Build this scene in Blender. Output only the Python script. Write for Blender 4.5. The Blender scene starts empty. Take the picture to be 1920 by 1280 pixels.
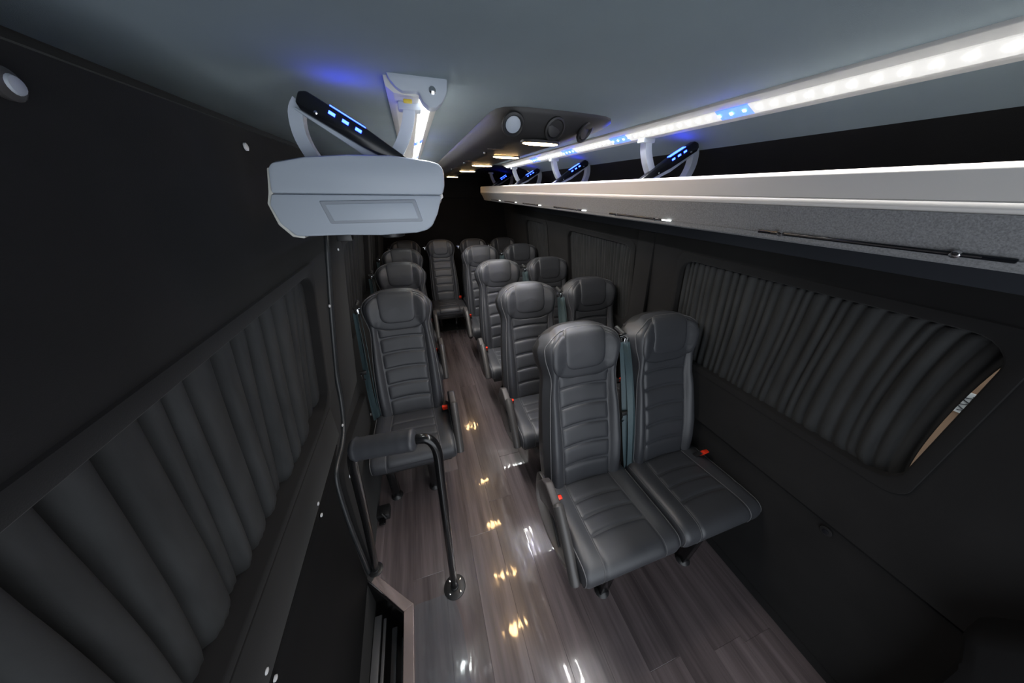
import bpy, bmesh, math, random
from mathutils import Vector, Matrix
random.seed(7)
SC = bpy.context.scene
COL = SC.collection
PI = math.pi

# ------------------------------------------------------------------ camera, world, exposure
cam_d = bpy.data.cameras.new('camera')
cam = bpy.data.objects.new('camera', cam_d); COL.objects.link(cam)
FPX = 528.0
cam_d.sensor_width = 36.0
cam_d.lens = FPX / 1920 * 36.0
cam_d.clip_start = 0.01
_f = Vector((768 - 960, 356 - 640, FPX)).normalized()          # world +Y seen from the camera (x right, y down, z forward)
_u = -Vector((946 - 960, 1633 - 640, FPX)); _u = (_u - _f * _u.dot(_f)).normalized()
_r = _f.cross(_u)
R = Matrix(((_r.x, -_r.y, -_r.z), (_f.x, -_f.y, -_f.z), (_u.x, -_u.y, -_u.z)))
CAM_Z = 1.72
cam.matrix_world = Matrix.Translation((0, 0, CAM_Z)) @ R.to_4x4()
SC.camera = cam

SC.view_settings.view_transform = 'Standard'
SC.view_settings.look = 'None'
SC.view_settings.gamma = 1
SC.view_settings.use_curve_mapping = False
SC.view_settings.exposure = 1.38
world = bpy.data.worlds.new('world'); SC.world = world
world.use_nodes = True
world.node_tree.nodes['Background'].inputs[0].default_value = (0.87, 0.93, 1.0, 1)   # daylight of the workshop coming through the windscreen
world.node_tree.nodes['Background'].inputs[1].default_value = 0.95

LED_WHITE, LED_BLUE, WARM, READ, RAIL_W = 32.0, 180.0, 30.0, 50.0, 1.5      # lamp strengths

# ------------------------------------------------------------------ materials
def mat(name, color, rough=0.5, metal=0.0, spec=0.5, noise=None, bump=None, coat=0.0, sheen=0.0):
    """noise=(scale, amount, (sx,sy,sz)) varies the colour; bump=(scale, strength, distance)"""
    m = bpy.data.materials.new(name); m.use_nodes = True
    nt = m.node_tree; b = nt.nodes['Principled BSDF']
    b.inputs['Base Color'].default_value = (*color, 1)
    b.inputs['Roughness'].default_value = rough
    b.inputs['Metallic'].default_value = metal
    b.inputs['Specular IOR Level'].default_value = spec
    b.inputs['Coat Weight'].default_value = coat
    b.inputs['Coat Roughness'].default_value = 0.08
    b.inputs['Sheen Weight'].default_value = sheen
    if noise or bump:
        tc = nt.nodes.new('ShaderNodeTexCoord')
    if noise:
        mp = nt.nodes.new('ShaderNodeMapping'); mp.inputs['Scale'].default_value = noise[2] if len(noise) > 2 else (1, 1, 1)
        n = nt.nodes.new('ShaderNodeTexNoise'); n.inputs['Scale'].default_value = noise[0]; n.inputs['Detail'].default_value = 5
        rp = nt.nodes.new('ShaderNodeValToRGB')
        lo, hi = 1 - noise[1], 1 + noise[1]
        rp.color_ramp.elements[0].position = 0.3; rp.color_ramp.elements[1].position = 0.7
        rp.color_ramp.elements[0].color = (color[0]*lo, color[1]*lo, color[2]*lo, 1)
        rp.color_ramp.elements[1].color = (color[0]*hi, color[1]*hi, color[2]*hi, 1)
        nt.links.new(tc.outputs['Object'], mp.inputs[0]); nt.links.new(mp.outputs[0], n.inputs['Vector'])
        nt.links.new(n.outputs['Fac'], rp.inputs[0]); nt.links.new(rp.outputs[0], b.inputs['Base Color'])
    if bump:
        n2 = nt.nodes.new('ShaderNodeTexNoise'); n2.inputs['Scale'].default_value = bump[0]; n2.inputs['Detail'].default_value = 4
        bp = nt.nodes.new('ShaderNodeBump'); bp.inputs['Strength'].default_value = bump[1]; bp.inputs['Distance'].default_value = bump[2]
        nt.links.new(tc.outputs['Object'], n2.inputs['Vector']); nt.links.new(n2.outputs['Fac'], bp.inputs['Height'])
        nt.links.new(bp.outputs[0], b.inputs['Normal'])
    return m

def emit(name, color, strength):
    m = bpy.data.materials.new(name); m.use_nodes = True
    nt = m.node_tree; b = nt.nodes['Principled BSDF']
    b.inputs['Base Color'].default_value = (0.22, 0.22, 0.22, 1)
    b.inputs['Emission Color'].default_value = (*color, 1)
    b.inputs['Emission Strength'].default_value = strength
    return m

def clear(name, tint, alpha_rough, refl, haze=0.0):
    m = bpy.data.materials.new(name); m.use_nodes = True
    nt = m.node_tree; nt.nodes.clear()
    o = nt.nodes.new('ShaderNodeOutputMaterial'); mx = nt.nodes.new('ShaderNodeMixShader')
    t = nt.nodes.new('ShaderNodeBsdfTransparent'); g = nt.nodes.new('ShaderNodeBsdfGlossy')
    fr = nt.nodes.new('ShaderNodeFresnel'); fr.inputs[0].default_value = refl
    t.inputs[0].default_value = (*tint, 1); g.inputs['Roughness'].default_value = alpha_rough
    nt.links.new(fr.outputs[0], mx.inputs[0]); nt.links.new(t.outputs[0], mx.inputs[1]); nt.links.new(g.outputs[0], mx.inputs[2])
    if haze:
        df = nt.nodes.new('ShaderNodeBsdfDiffuse'); df.inputs[0].default_value = (0.42, 0.46, 0.50, 1)
        m2 = nt.nodes.new('ShaderNodeMixShader'); m2.inputs[0].default_value = haze
        nt.links.new(mx.outputs[0], m2.inputs[1]); nt.links.new(df.outputs[0], m2.inputs[2]); nt.links.new(m2.outputs[0], o.inputs[0])
    else:
        nt.links.new(mx.outputs[0], o.inputs[0])
    return m

M = dict(
    wall=mat('black_trim_fabric', (0.0118, 0.0115, 0.0119), 0.95, spec=0.15, noise=(6, 0.15), bump=(700, 0.25, 0.001), sheen=0.05),
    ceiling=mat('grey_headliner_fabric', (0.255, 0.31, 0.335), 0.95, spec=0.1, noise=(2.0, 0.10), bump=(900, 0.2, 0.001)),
    upper=mat('shaded_headliner_and_dark_trim', (0.03, 0.033, 0.04), 0.95, spec=0.1, bump=(900, 0.2, 0.001)),
    leather=mat('dark_grey_leather', (0.037, 0.039, 0.045), 0.44, spec=0.5, noise=(9, 0.08), bump=(420, 0.12, 0.0008)),
    piping=mat('grey_piping', (0.10, 0.10, 0.105), 0.45),
    shell=mat('black_plastic', (0.016, 0.016, 0.017), 0.42, bump=(600, 0.1, 0.0005)),
    arm=mat('grey_soft_plastic', (0.050, 0.048, 0.048), 0.38, bump=(500, 0.12, 0.0005)),
    armbody=mat('brown_black_plastic', (0.04, 0.036, 0.037), 0.5),
    red=mat('red_button', (0.75, 0.035, 0.01), 0.4),
    chrome=mat('chrome', (0.75, 0.76, 0.78), 0.15, metal=1.0),
    belt=mat('teal_grey_webbing', (0.055, 0.088, 0.10), 0.6, noise=(60, 0.2, (40, 1, 1)), bump=(500, 0.2, 0.0006)),
    grey=mat('light_grey_moulding', (0.43, 0.48, 0.55), 0.42, bump=(800, 0.05, 0.0005)),
    ivory=mat('ivory_edge', (0.62, 0.62, 0.58), 0.45),
    seam=mat('grey_groove', (0.33, 0.36, 0.41), 0.5),
    rack=mat('grey_rack_vinyl', (0.235, 0.24, 0.25), 0.55, noise=(320, 0.28), bump=(420, 0.5, 0.0012)),
    lip=mat('satin_aluminium', (0.78, 0.755, 0.73), 0.40),
    rail=mat('rail_grey_aluminium', (0.62, 0.62, 0.60), 0.5),
    console=mat('charcoal_console', (0.017, 0.0165, 0.017), 0.5, bump=(500, 0.1, 0.0006)),
    steelblack=mat('black_powder_coat', (0.006, 0.006, 0.0065), 0.2, spec=0.5),
    alu=mat('brushed_aluminium', (0.60, 0.49, 0.47), 0.20, metal=0.75, noise=(30, 0.05, (60, 1, 1))),
    curtain=mat('black_curtain_cloth', (0.028, 0.029, 0.030), 0.85, spec=0.2, noise=(25, 0.2, (1, 1, 0.2)), bump=(300, 0.15, 0.001)),
    rubber=mat('black_rubber', (0.02, 0.022, 0.024), 0.35),
    screw=mat('zinc_screw', (0.85, 0.86, 0.88), 0.35, metal=0.4),
    door=mat('flat_black_panel_and_gap_shade', (0.004, 0.004, 0.0045), 0.8, spec=0.2),
    rib=mat('grey_ribbed_rubber', (0.10, 0.10, 0.105), 0.35),
    fin=mat('gloss_black_plastic', (0.010, 0.011, 0.014), 0.2),
    tan=mat('tan_painted_wall', (0.34, 0.20, 0.125), 0.8, noise=(3, 0.08)),
    paper=mat('white_paper', (0.75, 0.73, 0.72), 0.7),
    ink=mat('black_ink', (0.02, 0.02, 0.025), 0.6),
    mat_=mat('dark_rubber_mat', (0.022, 0.023, 0.022), 0.6, bump=(300, 0.3, 0.001)),
    yellow=mat('yellow_lens', (0.75, 0.55, 0.05), 0.4),
    led_white=emit('white_led_diffuser', (1.0, 0.985, 0.95), .27),
    led_near=emit('white_led_diffuser_full', (1.0, 0.985, 0.95), 1.2),
    led_dot=emit('white_led_chip', (1.0, 0.985, 0.95), LED_WHITE),
    led_dot_blue=emit('blue_led_chip', (0.02, 0.07, 1.0), LED_BLUE),
    led_blue=emit('blue_led_diffuser', (0.03, 0.09, 1.0), 1.5),
    fin_blue=emit('blue_fin_led', (0.012, 0.035, 1.0), 9.0),
    warm=emit('warm_lamp', (1.0, 0.62, 0.27), WARM),
    read_slot=emit('reading_lamp_edge', (0.95, 1.0, 0.96), 1.2),
    read=emit('white_reading_lamp', (0.95, 1.0, 0.96), READ),
    glass=clear('window_glass', (0.9, 0.93, 0.92), 0.02, 1.45),
    film=clear('clear_plastic_film', (0.88, 0.90, 0.92), 0.05, 1.75, .09),
)
def plank_material():
    m = bpy.data.materials.new('grey_brown_wood_vinyl'); m.use_nodes = True
    nt = m.node_tree; b = nt.nodes['Principled BSDF']
    N = nt.nodes.new; L = nt.links.new
    tc = N('ShaderNodeTexCoord'); oi = N('ShaderNodeObjectInfo')
    off = N('ShaderNodeVectorMath'); off.operation = 'MULTIPLY_ADD'
    rv = N('ShaderNodeCombineXYZ'); L(oi.outputs['Random'], rv.inputs[0]); L(oi.outputs['Random'], rv.inputs[1])
    off.inputs[1].default_value = (37, 53, 11)
    L(rv.outputs[0], off.inputs[0]); L(tc.outputs['Object'], off.inputs[2])
    def streak(sx, sy, scale, detail):
        mp = N('ShaderNodeMapping'); mp.inputs['Scale'].default_value = (sx, sy, 1)
        n = N('ShaderNodeTexNoise'); n.inputs['Scale'].default_value = scale; n.inputs['Detail'].default_value = detail; n.inputs['Roughness'].default_value = 0.65
        L(off.outputs[0], mp.inputs[0]); L(mp.outputs[0], n.inputs['Vector']); return n
    a = streak(9, 0.45, 1.6, 4); c = streak(45, 1.6, 1.0, 4)
    r1 = N('ShaderNodeValToRGB'); e = r1.color_ramp.elements
    e[0].position = 0.30; e[0].color = (0.074, 0.059, 0.061, 1); e[1].position = 0.72; e[1].color = (0.190, 0.153, 0.156, 1)
    L(a.outputs['Fac'], r1.inputs[0])
    mx = N('ShaderNodeMix'); mx.data_type = 'RGBA'; mx.blend_type = 'MULTIPLY'; mx.inputs['Factor'].default_value = 0.35
    r2 = N('ShaderNodeValToRGB'); r2.color_ramp.elements[0].position = 0.35; r2.color_ramp.elements[0].color = (0.45, 0.45, 0.45, 1); r2.color_ramp.elements[1].position = 0.6
    L(c.outputs['Fac'], r2.inputs[0]); L(r1.outputs[0], mx.inputs['A']); L(r2.outputs[0], mx.inputs['B'])
    hs = N('ShaderNodeHueSaturation'); mr = N('ShaderNodeMapRange'); mr.inputs['To Min'].default_value = 0.82; mr.inputs['To Max'].default_value = 1.18
    L(oi.outputs['Random'], mr.inputs[0]); L(mr.outputs[0], hs.inputs['Value']); L(mx.outputs['Result'], hs.inputs['Color'])
    L(hs.outputs[0], b.inputs['Base Color'])
    b.inputs['Roughness'].default_value = 0.24
    b.inputs['Specular IOR Level'].default_value = 0.55
    b.inputs['Coat Weight'].default_value = 1.0; b.inputs['Coat Roughness'].default_value = 0.06
    mp3 = N('ShaderNodeMapping'); mp3.inputs['Scale'].default_value = (1.0, .38, 1)
    n3 = N('ShaderNodeTexNoise'); n3.inputs['Scale'].default_value = 13; n3.inputs['Detail'].default_value = 2
    gm = N('ShaderNodeNewGeometry'); L(gm.outputs['Position'], mp3.inputs[0]); L(mp3.outputs[0], n3.inputs['Vector'])
    bp = N('ShaderNodeBump'); bp.inputs['Strength'].default_value = 0.22; bp.inputs['Distance'].default_value = 0.010
    L(n3.outputs['Fac'], bp.inputs['Height']); L(bp.outputs[0], b.inputs['Coat Normal']); L(bp.outputs[0], b.inputs['Normal'])
    return m
M['plank'] = plank_material()

# ------------------------------------------------------------------ mesh helpers
class MB:
    def __init__(s): s.v = []; s.f = []
    def add(s, vs, fs):
        k = len(s.v); s.v += [tuple(p) for p in vs]; s.f += [tuple(i + k for i in f) for f in fs]; return s
    def grid(s, P, closed_u=False):
        """P[i][j] rows of points"""
        n, m = len(P), len(P[0]); fs = []
        for i in range(n - 1):
            for j in range(m if closed_u else m - 1):
                fs.append((i*m + j, i*m + (j+1) % m, (i+1)*m + (j+1) % m, (i+1)*m + j))
        return s.add([p for r in P for p in r], fs)
    def box(s, lo, hi, b=0.0):
        bm = bmesh.new(); bmesh.ops.create_cube(bm, size=1)
        for v in bm.verts:
            for k in range(3): v.co[k] = lo[k] + (v.co[k] + .5) * (hi[k] - lo[k])
        if b: bmesh.ops.bevel(bm, geom=bm.edges[:], offset=b, segments=2, profile=.5, affect='EDGES')
        return s.bm(bm)
    def bm(s, bm):
        bm.verts.index_update()
        s.add([v.co[:] for v in bm.verts], [[v.index for v in f.verts] for f in bm.faces]); bm.free(); return s
    def prism(s, pts, to3, a, b, bev=0.0):
        """polygon pts (2D) extruded from a to b through to3(p, q, t)"""
        bm = bmesh.new()
        A = [bm.verts.new(to3(p, q, a)) for p, q in pts]; B = [bm.verts.new(to3(p, q, b)) for p, q in pts]
        n = len(pts)
        bm.faces.new(A); bm.faces.new(B[::-1])
        for i in range(n): bm.faces.new((A[i], B[i], B[(i+1) % n], A[(i+1) % n]))
        bmesh.ops.recalc_face_normals(bm, faces=bm.faces[:])
        if bev: bmesh.ops.bevel(bm, geom=[e for e in bm.edges], offset=bev, segments=2, profile=.5, affect='EDGES', clamp_overlap=True)
        return s.bm(bm)
    def tube(s, pts, r, n=10, cap=True, flat=None):
        pts = [Vector(p) for p in pts]; rings = []
        up = None
        for i, p in enumerate(pts):
            t = (pts[min(i+1, len(pts)-1)] - pts[max(i-1, 0)]).normalized()
            if up is None:
                up = Vector((0, 0, 1)) if abs(t.z) < .9 else Vector((0, 1, 0))
            up = (up - t * up.dot(t)).normalized(); sd = t.cross(up)
            rr = r[i] if isinstance(r, (list, tuple)) else r
            rings.append([p + (sd * math.cos(2*PI*k/n) + up * math.sin(2*PI*k/n)) * rr for k in range(n)])
        k0 = len(s.v); s.grid(rings, closed_u=True)
        if cap:
            s.f.append(tuple(k0 + i for i in range(n))[::-1]); k1 = k0 + (len(pts)-1)*n; s.f.append(tuple(k1 + i for i in range(n)))
        return s
    def strip(s, pts, wdir, w, th):
        """webbing: a thin flat band along pts, wdir may be a list"""
        rows = []
        for i, p in enumerate(pts):
            p = Vector(p); t = (Vector(pts[min(i+1, len(pts)-1)]) - Vector(pts[max(i-1, 0)])).normalized()
            d = Vector(wdir[i] if isinstance(wdir, list) else wdir); d = (d - t*d.dot(t)).normalized(); n = t.cross(d)
            rows.append([p - d*w/2 - n*th/2, p + d*w/2 - n*th/2, p + d*w/2 + n*th/2, p - d*w/2 + n*th/2])
        k0 = len(s.v); s.grid(rows, closed_u=True); m = len(pts)
        s.f.append((k0, k0+1, k0+2, k0+3)[::-1]); s.f.append(tuple(k0 + (m-1)*4 + i for i in range(4))); return s
    def lathe(s, prof, origin, axis, n=20):
        a = Vector(axis).normalized(); e = a.orthogonal().normalized(); g = a.cross(e); o = Vector(origin)
        rows = [[o + a*h + (e*math.cos(2*PI*k/n) + g*math.sin(2*PI*k/n))*r for k in range(n)] for r, h in prof]
        k0 = len(s.v); s.grid(rows, closed_u=True)
        s.f.append(tuple(k0 + i for i in range(n))[::-1]); k1 = k0 + (len(prof)-1)*n; s.f.append(tuple(k1 + i for i in range(n))); return s
    def mesh(s, name, m, smooth=True, angle=40):
        me = bpy.data.meshes.new(name); me.from_pydata(s.v, [], s.f); me.update()
        b = bmesh.new(); b.from_mesh(me); bmesh.ops.recalc_face_normals(b, faces=b.faces[:]); b.to_mesh(me); b.free()
        me.materials.append(m)
        if smooth:
            me.polygons.foreach_set('use_smooth', [True]*len(me.polygons))
            try: me.set_sharp_from_angle(angle=math.radians(angle))
            except Exception: pass
        return me
    def obj(s, name, m, parent=None, smooth=True, angle=40):
        o = bpy.data.objects.new(name, s.mesh(name, m, smooth, angle)); COL.objects.link(o)
        if parent is not None:
            o.parent = parent
        return o

def empty(name, loc=(0, 0, 0)):
    o = bpy.data.objects.new(name, None); COL.objects.link(o); o.location = loc; o.empty_display_size = .1; return o
def tag(o, label, cat, group=None):
    o['label'] = label; o['category'] = cat
    if group: o['group'] = group
    return o
def struct(o): o['kind'] = 'structure'; return o
def copy_tree(o, parent=None):
    c = o.copy(); COL.objects.link(c); c.parent = parent
    for ch in o.children: copy_tree(ch, c)
    return c
def lerp(a, b, t): return a + (b - a) * t
def interp(x, xs, ys):
    if x <= xs[0]: return ys[0]
    for i in range(1, len(xs)):
        if x <= xs[i]: return lerp(ys[i-1], ys[i], (x - xs[i-1]) / (xs[i] - xs[i-1]))
    return ys[-1]
def sinterp(x, xs, ys):
    """smooth (Catmull-Rom) interpolation"""
    if x <= xs[0]: return ys[0]
    if x >= xs[-1]: return ys[-1]
    for i in range(1, len(xs)):
        if x <= xs[i]:
            h = xs[i]-xs[i-1]; t = (x-xs[i-1])/h
            m0 = (ys[i]-ys[max(i-2, 0)])/(xs[i]-xs[max(i-2, 0)])*h; m1 = (ys[min(i+1, len(xs)-1)]-ys[i-1])/(xs[min(i+1, len(xs)-1)]-xs[i-1])*h
            return (2*t**3-3*t*t+1)*ys[i-1] + (t**3-2*t*t+t)*m0 + (-2*t**3+3*t*t)*ys[i] + (t**3-t*t)*m1
def smooth_path(pts, n=6):
    out = []; k = len(pts)
    for i in range(k-1):
        p0, p1, p2, p3 = [Vector(pts[min(max(j, 0), k-1)]) for j in (i-1, i, i+1, i+2)]
        for a in range(n):
            t = a/n
            out.append(0.5*((2*p1) + (p2-p0)*t + (2*p0-5*p1+4*p2-p3)*t*t + (3*p1-p0-3*p2+p3)*t**3))
    out.append(Vector(pts[-1])); return out
def rrect(y0, z0, y1, z1, r, n=6):
    """rounded rectangle as 2D points"""
    out = []
    for cy, cz, a0 in ((y1-r, z1-r, 0), (y0+r, z1-r, 90), (y0+r, z0+r, 180), (y1-r, z0+r, 270)):
        for i in range(n+1):
            a = math.radians(a0 + 90*i/n); out.append((cy + r*math.cos(a), cz + r*math.sin(a)))
    return out

# ------------------------------------------------------------------ body profile
XC = 0.4365                                   # centre line of the vehicle
Y0, Y1 = -1.0, 4.32
CEIL = 1.925
ZL = [-.30, 0, .6, .9, 1.43, 1.6, 1.838]; XL = [-.46, -.46, -.47, -.462, -.378, -.355, -.34]
ZR = [0, .55,   .60, .63, .65, .9, 1.43, 1.62, 1.75, 1.80, 1.84, 1.875]; XR = [1.345, 1.362, 1.374, 1.336, 1.344, 1.35, 1.27, 1.24, 1.20, 1.175, 1.145, 1.09]
def WL(z): return interp(z, ZL, XL)
def WR(z): return interp(z, ZR, XR)

def wall_mesh(W, zs, holes, th, out):
    """wall following W(z) along Y with window openings (y0, y1, z0, z1); th pushes the outer skin outwards"""
    ys = sorted({Y0, Y1, *[h[0] for h in holes], *[h[1] for h in holes]})
    zs = sorted({*zs, *[h[2] for h in holes], *[h[3] for h in holes]})
    mb = MB()
    for i in range(len(ys)-1):
        for j in range(len(zs)-1):
            ym, zm = (ys[i]+ys[i+1])/2, (zs[j]+zs[j+1])/2
            if any(h[0] < ym < h[1] and h[2] < zm < h[3] for h in holes): continue
            k = [(W(z), y, z) for y, z in ((ys[i], zs[j]), (ys[i+1], zs[j]), (ys[i+1], zs[j+1]), (ys[i], zs[j+1]))]
            mb.add(k, [(0, 1, 2, 3)])
            mb.add([(x + out*th, y, z) for x, y, z in k], [(3, 2, 1, 0)])
    for h in holes:                              # reveals
        for (ya, za, yb, zb) in ((h[0], h[2], h[1], h[2]), (h[1], h[2], h[1], h[3]), (h[1], h[3], h[0], h[3]), (h[0], h[3], h[0], h[2])):
            mb.add([(W(za), ya, za), (W(zb), yb, zb), (W(zb)+out*th, yb, zb), (W(za)+out*th, ya, za)], [(0, 1, 2, 3)])
    bm = bmesh.new()
    vs = [bm.verts.new(p) for p in mb.v]
    for f in mb.f: bm.faces.new([vs[i] for i in f])
    bmesh.ops.remove_doubles(bm, verts=bm.verts[:], dist=1e-4)
    return MB().bm(bm)

WZ0, WZR, WZL = 0.895, 1.443, 1.470          # sill, window heads on the right and on the left
RWIN = [(0.165, 1.13), (1.49, 2.36), (2.81, 3.43)]
LWIN = [(-0.35, 1.165), (1.70, 2.72), (2.95, 3.55)]
WT = 0.085
# floor ------------------------------------------------------------
NX = -0.241                                   # inner edge of the entry step
def stepY(x): return 0.697 + (NX - x) * .983
fl = MB().add([(NX, Y0, -.012), (1.40, Y0, -.012), (1.40, Y1, -.012), (-.50, Y1, -.012), (-.50, stepY(-.50), -.012), (NX, .697, -.012),
               (NX, Y0, -.06), (1.40, Y0, -.06), (1.40, Y1, -.06), (-.50, Y1, -.06), (-.50, stepY(-.50), -.06), (NX, .697, -.06)],
              [(0, 1, 2, 3, 4, 5), (11, 10, 9, 8, 7, 6)] + [(i, (i+1) % 6, (i+1) % 6 + 6, i+6) for i in range(6)])
floor = struct(fl.obj('floor', M['plank'], smooth=False))
def clip(poly, fn):
    out = []
    for i in range(len(poly)):
        a, b = poly[i], poly[(i+1) % len(poly)]; fa, fb = fn(a), fn(b)
        if fa >= 0: out.append(a)
        if (fa >= 0) != (fb >= 0): t = fa/(fa-fb); out.append((lerp(a[0], b[0], t), lerp(a[1], b[1], t)))
    return out
cols = [-.47, -.393, NX]
while cols[-1] < 1.19: cols.append(cols[-1] + .1525)
cols.append(1.35)
for ci in range(len(cols)-1):
    y = Y0 - random.uniform(0, 1.0)
    while y < Y1:
        ye = y + 1.22
        poly = [(cols[ci], max(y, Y0)), (cols[ci+1], max(y, Y0)), (cols[ci+1], min(ye, Y1)), (cols[ci], min(ye, Y1))]
        y = ye
        if poly[2][1] - poly[0][1] < .02: continue
        if cols[ci+1] <= NX + 1e-6: poly = clip(poly, lambda p: p[1] - stepY(p[0]))
        if len(poly) < 3: continue
        g = .0002; cx = sum(p[0] for p in poly)/len(poly); cy = sum(p[1] for p in poly)/len(poly)
        top = []; base = []
        for px, py in poly:
            sx = 1 if px > cx else -1; sy = 1 if py > cy else -1
            base.append((px - sx*g, py - sy*g)); top.append((px - sx*.0009, py - sy*.0009))
        n = len(poly)
        mb = MB().add([(a-cx, b-cy, -.011) for a, b in base] + [(a-cx, b-cy, -.0006) for a, b in base] + [(a-cx, b-cy, 0) for a, b in top],
                      [tuple(range(2*n, 3*n))] + [(i, (i+1) % n, n+(i+1) % n, n+i) for i in range(n)] + [(n+i, n+(i+1) % n, 2*n+(i+1) % n, 2*n+i) for i in range(n)])
        o = mb.obj('plank', M['plank'], floor, smooth=False); o.location = (cx, cy, 0)

# ceiling ----------------------------------------------------------
cp = [(-.472, 1.900), (-.45, 1.907), (-.38, 1.917), (-.30, 1.923), (-.2, CEIL), (.1, CEIL), (.5, CEIL), (.80, CEIL), (.92, 1.921), (1.0, 1.908), (1.06, 1.890), (1.10, 1.869)]
rows = [[(x, y, z) for x, z in cp] for y in (Y0, 1.0, 2.85)]
mb = MB().grid(rows); mb.grid([[(x, y, z + .03) for x, z in cp] for y in (Y0, 1.0, 2.85)])
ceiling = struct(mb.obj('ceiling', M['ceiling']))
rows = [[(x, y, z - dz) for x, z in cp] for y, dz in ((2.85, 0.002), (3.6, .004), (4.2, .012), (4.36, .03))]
struct(MB().grid(rows).grid([[(x, y + .02, z + .03) for x, y, z in r] for r in rows]).obj('ceiling_rear', M['upper']))  # shade past the lit part of the ceiling is put into this dark colour
# walls ------------------------------------------------------------
wl = wall_mesh(WL, ZL, [(a, b, WZ0, WZL) for a, b in LWIN], WT, -1)
wall_left = struct(wl.obj('wall_left', M['wall'], angle=30))
wr = wall_mesh(WR, ZR, [(a, b, WZ0, WZR) for a, b in RWIN], WT, 1)
wall_right = struct(wr.obj('wall_right', M['wall'], angle=30))
mb = MB()
mb.prism([(-.50, -.06), (1.42, -.06), (1.42, 1.645), (-.50, 1.645)], lambda p, q, t: (p, t, q), Y1, Y1+.05, .006)
mb.prism([(-.50, 1.636), (1.42, 1.636), (1.42, 2.0), (-.50, 2.0)], lambda p, q, t: (p, t, q), Y1-.03, Y1+.06)
struct(mb.obj('wall_back', M['wall']))
# cove closing the gap above the left wall, shadow put into its black colour
struct(MB().grid([[(x, y, z) for x, z in ((-.345, 1.842), (-.38, 1.85), (-.50, 1.855), (-.53, 1.93), (-.45, 1.97))] for y in (Y0, Y1)]).obj('trim_1', M['door']))
# raised band around the top of the right wall under the rack
struct(MB().prism([(WR(1.535)-.012, 1.535), (WR(1.535)+.01, 1.530), (WR(1.80)+.01, 1.80), (WR(1.62)-.012, 1.62)], lambda p, q, t: (p, t, q), Y0, 3.8, .003).obj('trim_2', M['upper']))
# lower wall panels on the right: pillar cover seam
struct(MB().prism([(1.285, .66), (1.345, .66), (1.345, 1.53), (1.285, 1.53)], lambda p, q, t: (WR(q) - (.006 if p < 1.3 else -.01), t, q), 1.32, 1.45, .003).obj('trim_3', M['wall']))
# floor trim right
struct(MB().prism([(1.326, 0), (1.352, 0), (1.352, .03), (1.342, .03)], lambda p, q, t: (p, t, q), Y0, Y1, .002).obj('baseboard_right', M['wall']))
struct(MB().prism([(-.466, 0), (-.445, 0), (-.455, .03), (-.466, .03)], lambda p, q, t: (p, t, q), 1.0, Y1, .002).obj('baseboard_left', M['wall']))

# windows ----------------------------------------------------------
def window(n, W, y0, y1, out, near_gap):
    sg = -out; WZ1 = WZR if out > 0 else WZL     # sg: towards the room
    shear = lambda y, z: y
    fr = MB(); r = .075
    rings = []
    for off, dx, rr in ((.034, -.001, .05), (.032, .006, .05), (.004, .008, r), (.0, .004, r-.002), (.0, -.078, r-.002)):
        rings.append([(W(z) + sg*dx, y, z) for y, z in rrect(y0-off+.012, WZ0-off+.012, y1+off-.012, WZ1+off-.012, rr)])
    fr.grid(rings, closed_u=True)
    f = struct(fr.obj('window_%d' % n, M['wall'], angle=50)); f['label'] = 'black rounded window surround'
    zz = [WZ0-.01 + (WZ1-WZ0+.02)*k/6 for k in range(7)]
    p = MB().grid([[(W(z)+out*(WT-.008), y, z) for z in zz] for y in (y0-.01, y1+.01)])
    p.grid([[(W(z)+out*(WT-.004), y, z) for z in zz] for y in (y0-.01, y1+.01)])
    g = p.obj('pane', M['glass'], f)
    return f
def curtain(name, W, y0, y1, out, pitch, amp, gap, label, group, seed, wild=0.0, depth=.032, sharp=.20):
    rnd = random.Random(seed); WZ1 = WZR if out > 0 else WZL
    # fold centres with uneven spacing
    fs = [y0-.05]
    while fs[-1] < y1+.1: fs.append(fs[-1] + pitch(fs[-1])*rnd.uniform(.6, 1.4))
    am = [rnd.uniform(.55, 1.0) for _ in fs]; ln = [rnd.random() for _ in fs]
    ny = int((y1-y0)/.0042); nz = 26
    za, zb = WZ0-.012, WZ1+.012
    P = []
    for i in range(ny+1):
        row = []
        for k in range(nz+1):
            t = k/nz; z = lerp(za, zb, t)
            y = lerp(y0-.02, y1+.02, i/ny) + gap*math.sin(PI*min(max((t-.04)/.92, 0), 1))**.28*(1-i/ny)**5
            yq = lerp(y0-.02, y1+.02, i/ny) + wild*math.sin(3.1*t + seed + 7*i/ny)*(1-t)
            j = 0
            while j < len(fs)-2 and fs[j+1] < yq: j += 1
            u = (yq-fs[j])/(fs[j+1]-fs[j])
            m_ = min(max(min(u, 1-u), 0), .5); h = (1 - math.exp(-(m_/sharp)**2))*(.72 + .28*math.sin(PI*min(max(u, 0), 1)))   # billow with a dark valley
            a = amp*am[j]*(1 - .45*max(0, .09-t)/.09 - .35*max(0, t-.93)/.07)
            if ln[j] > .7: a *= .45 + .55*t                     # folds that die out downwards
            pucker = .0018*math.sin(y*330 + ln[j]*9)*(max(0, .10-t)/.10 + .6*max(0, t-.92)/.08)
            row.append((W(z) + out*(depth - a*h) + pucker, y, z))
        P.append(row)
    o = MB().grid(P).obj(name, M['curtain'], smooth=True, angle=180)
    s = o.modifiers.new('thickness', 'SOLIDIFY'); s.thickness = .0012
    tag(o, label, 'curtain', group); return o
lab_r = ['black pleated curtain in the long right window beside the front pair of seats', 'black pleated curtain in the middle right window behind the front pair', 'black pleated curtain in the rearmost right window, small in the distance']
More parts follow.
